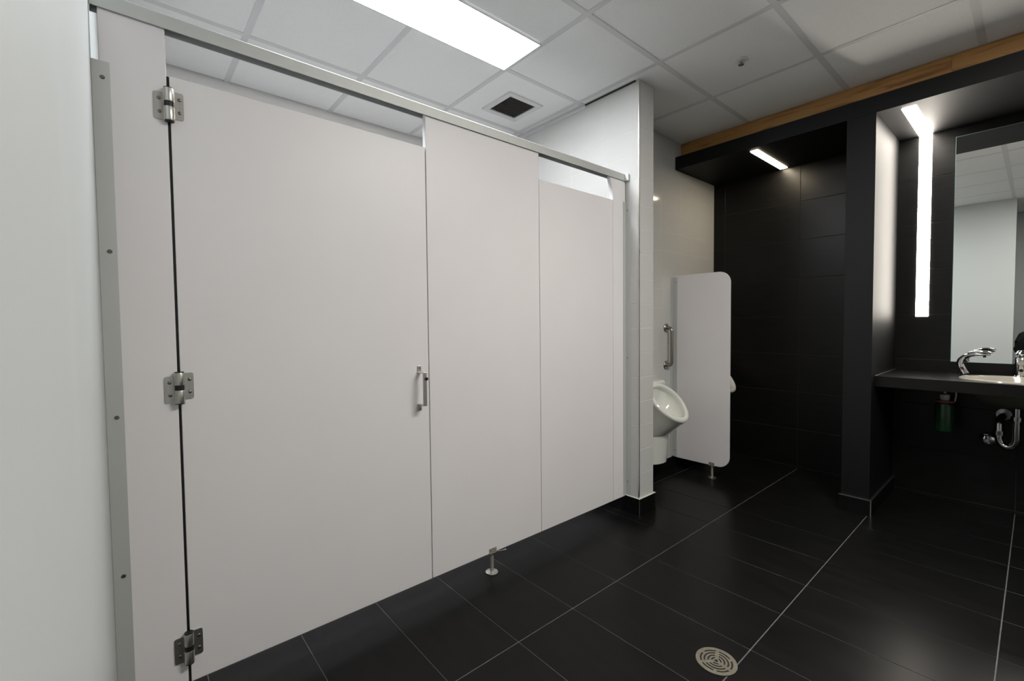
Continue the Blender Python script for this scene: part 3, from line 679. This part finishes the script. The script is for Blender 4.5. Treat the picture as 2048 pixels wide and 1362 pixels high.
LR = [0.092, 0.078, 0.060, 0.058, 0.040]
bm = new(); torso(bm, 0, TOR)
tube(bm, [(ox+0.01, oy, 1.03), (ox+0.04, oy, 1.10), (ox+0.07, oy, 1.17)], [0.062, 0.055, 0.055], 18)
hc = Vector((ox+0.085, oy, 1.225))
ellipsoid(bm, hc, (0.098, 0.076, 0.115)); ellipsoid(bm, hc+Vector((0.040, 0, -0.062)), (0.052, 0.052, 0.050))
tube(bm, [hc+Vector((0.085, 0, 0.018)), hc+Vector((0.106, 0, -0.018)), hc+Vector((0.098, 0, -0.030))], [0.009, 0.015, 0.012], 12)   # nose
for s in (-1, 1):
    ellipsoid(bm, hc+Vector((-0.004, s*0.078, -0.005)), (0.020, 0.010, 0.031), 12, 8)                                   # ears
    tube(bm, arm(s), AR, 16); tube(bm, leg(s), LR, 18)
    tube(bm, [leg(s)[-1], (ox-0.44, oy+s*0.10, 0.045), (ox-0.485, oy+s*0.10, 0.030)], [0.040, 0.036, 0.020], 14)
    wr = Vector(arm(s)[-1]); pd = Vector((0.45, -s*0.30, 0.84)).normalized(); pc = wr+pd*0.045
    tube(bm, [wr, wr+pd*0.03, wr+pd*0.085], [0.024, 0.030, 0.030], 14, [0.020, 0.017, 0.014], (1, 0, 0))
    for k in range(4):                                                                                                # fingers closing on the camera grip
        b0 = wr+pd*0.082+Vector((0, (k-1.5)*0.0175, 0.0)); L = (0.030, 0.034, 0.032, 0.025)[k]
        tube(bm, [b0-pd*0.01, b0+Vector((0.014, 0, 0.8))*0.0+pd*L*0.9, b0+pd*L*1.3+Vector((0.020, -s*0.010, 0)), b0+pd*L*1.2+Vector((0.038, -s*0.018, -0.004))], [0.0092, 0.0088, 0.0082, 0.0070], 10)
    tube(bm, [wr+pd*0.030+Vector((0, -s*0.022, 0)), wr+pd*0.055+Vector((0.012, -s*0.042, 0)), wr+pd*0.080+Vector((0.026, -s*0.048, 0))], [0.012, 0.0105, 0.0085], 10)   # thumb
person = blend('person', bm, 'skin', None, 0.0075)
tag(person, 'kneeling person in black top reflected at the right edge of the mirror', 'person')
bm = new(); torso(bm, 0.016, TOR[1:]); tube(bm, [(ox+0.008, oy, 1.04), (ox+0.025, oy, 1.085)], [0.078, 0.069], 20)
for s in (-1, 1): tube(bm, arm(s), [0.062, 0.070, 0.064, 0.057, 0.051, 0.041], 16)
blend('jacket', bm, 'jacket', person, 0.010, 6)
bm = new(); torso(bm, 0.012, TOR[:3])
for s in (-1, 1): tube(bm, leg(s), [0.104, 0.091, 0.074, 0.072, 0.054], 18)
blend('trousers', bm, 'denim', person, 0.011, 5)
for s in (-1, 1):
    bm = new(); tube(bm, [(ox-0.36, oy+s*0.10, 0.072), (ox-0.43, oy+s*0.10, 0.058), (ox-0.50, oy+s*0.10, 0.036)], [0.052, 0.050, 0.030], 18); obj('shoe', bm, 'black', person, smooth=True)
    bm = new(); ellipsoid(bm, hc+Vector((0.082, s*0.031, 0.012)), (0.011, 0.014, 0.009), 14, 10); obj('eye', bm, 'plastic_white', person, smooth=True)
    bm = new(); ellipsoid(bm, hc+Vector((0.091, s*0.031, 0.012)), (0.003, 0.006, 0.006), 12, 8); obj('iris', bm, 'hair', person, smooth=True)
bm = new(); ellipsoid(bm, hc+Vector((0.089, 0, -0.056)), (0.006, 0.022, 0.006), 16, 8); obj('mouth', bm, 'red', person, smooth=True)
bm = new(); ellipsoid(bm, hc+Vector((-0.016, 0, 0.030)), (0.098, 0.085, 0.101), 28, 16)
for v in bm.verts:                                  # lift the hairline off the face
    if v.co.x > hc.x+0.035 and v.co.z < hc.z+0.060: v.co.x = hc.x+0.035
obj('hair', bm, 'hair', person, smooth=True)
# camera in the hands
cx_, cz_ = ox+0.285, 1.165
t = thing('handheld_camera', 'black camera held up in both hands by the kneeling person', 'camera', (cx_, oy, cz_-0.045))
bm = new(); box(bm, cx_-0.028, cx_+0.022, oy-0.062, oy+0.062, cz_-0.042, cz_+0.036); box(bm, cx_-0.022, cx_+0.016, oy-0.022, oy+0.022, cz_+0.036, cz_+0.056); obj('body', bm, 'camera_body', t, bevel=0.006)
bm = new(); cyl(bm, (cx_+0.022, oy, cz_-0.004), (cx_+0.075, oy, cz_-0.004), 0.034, 0.036, 28); obj('lens', bm, 'camera_body', t, smooth=True)
bm = new(); cyl(bm, (cx_+0.0752, oy, cz_-0.004), (cx_+0.0765, oy, cz_-0.004), 0.028, seg=28); obj('lens_glass', bm, 'chrome', t, smooth=True)
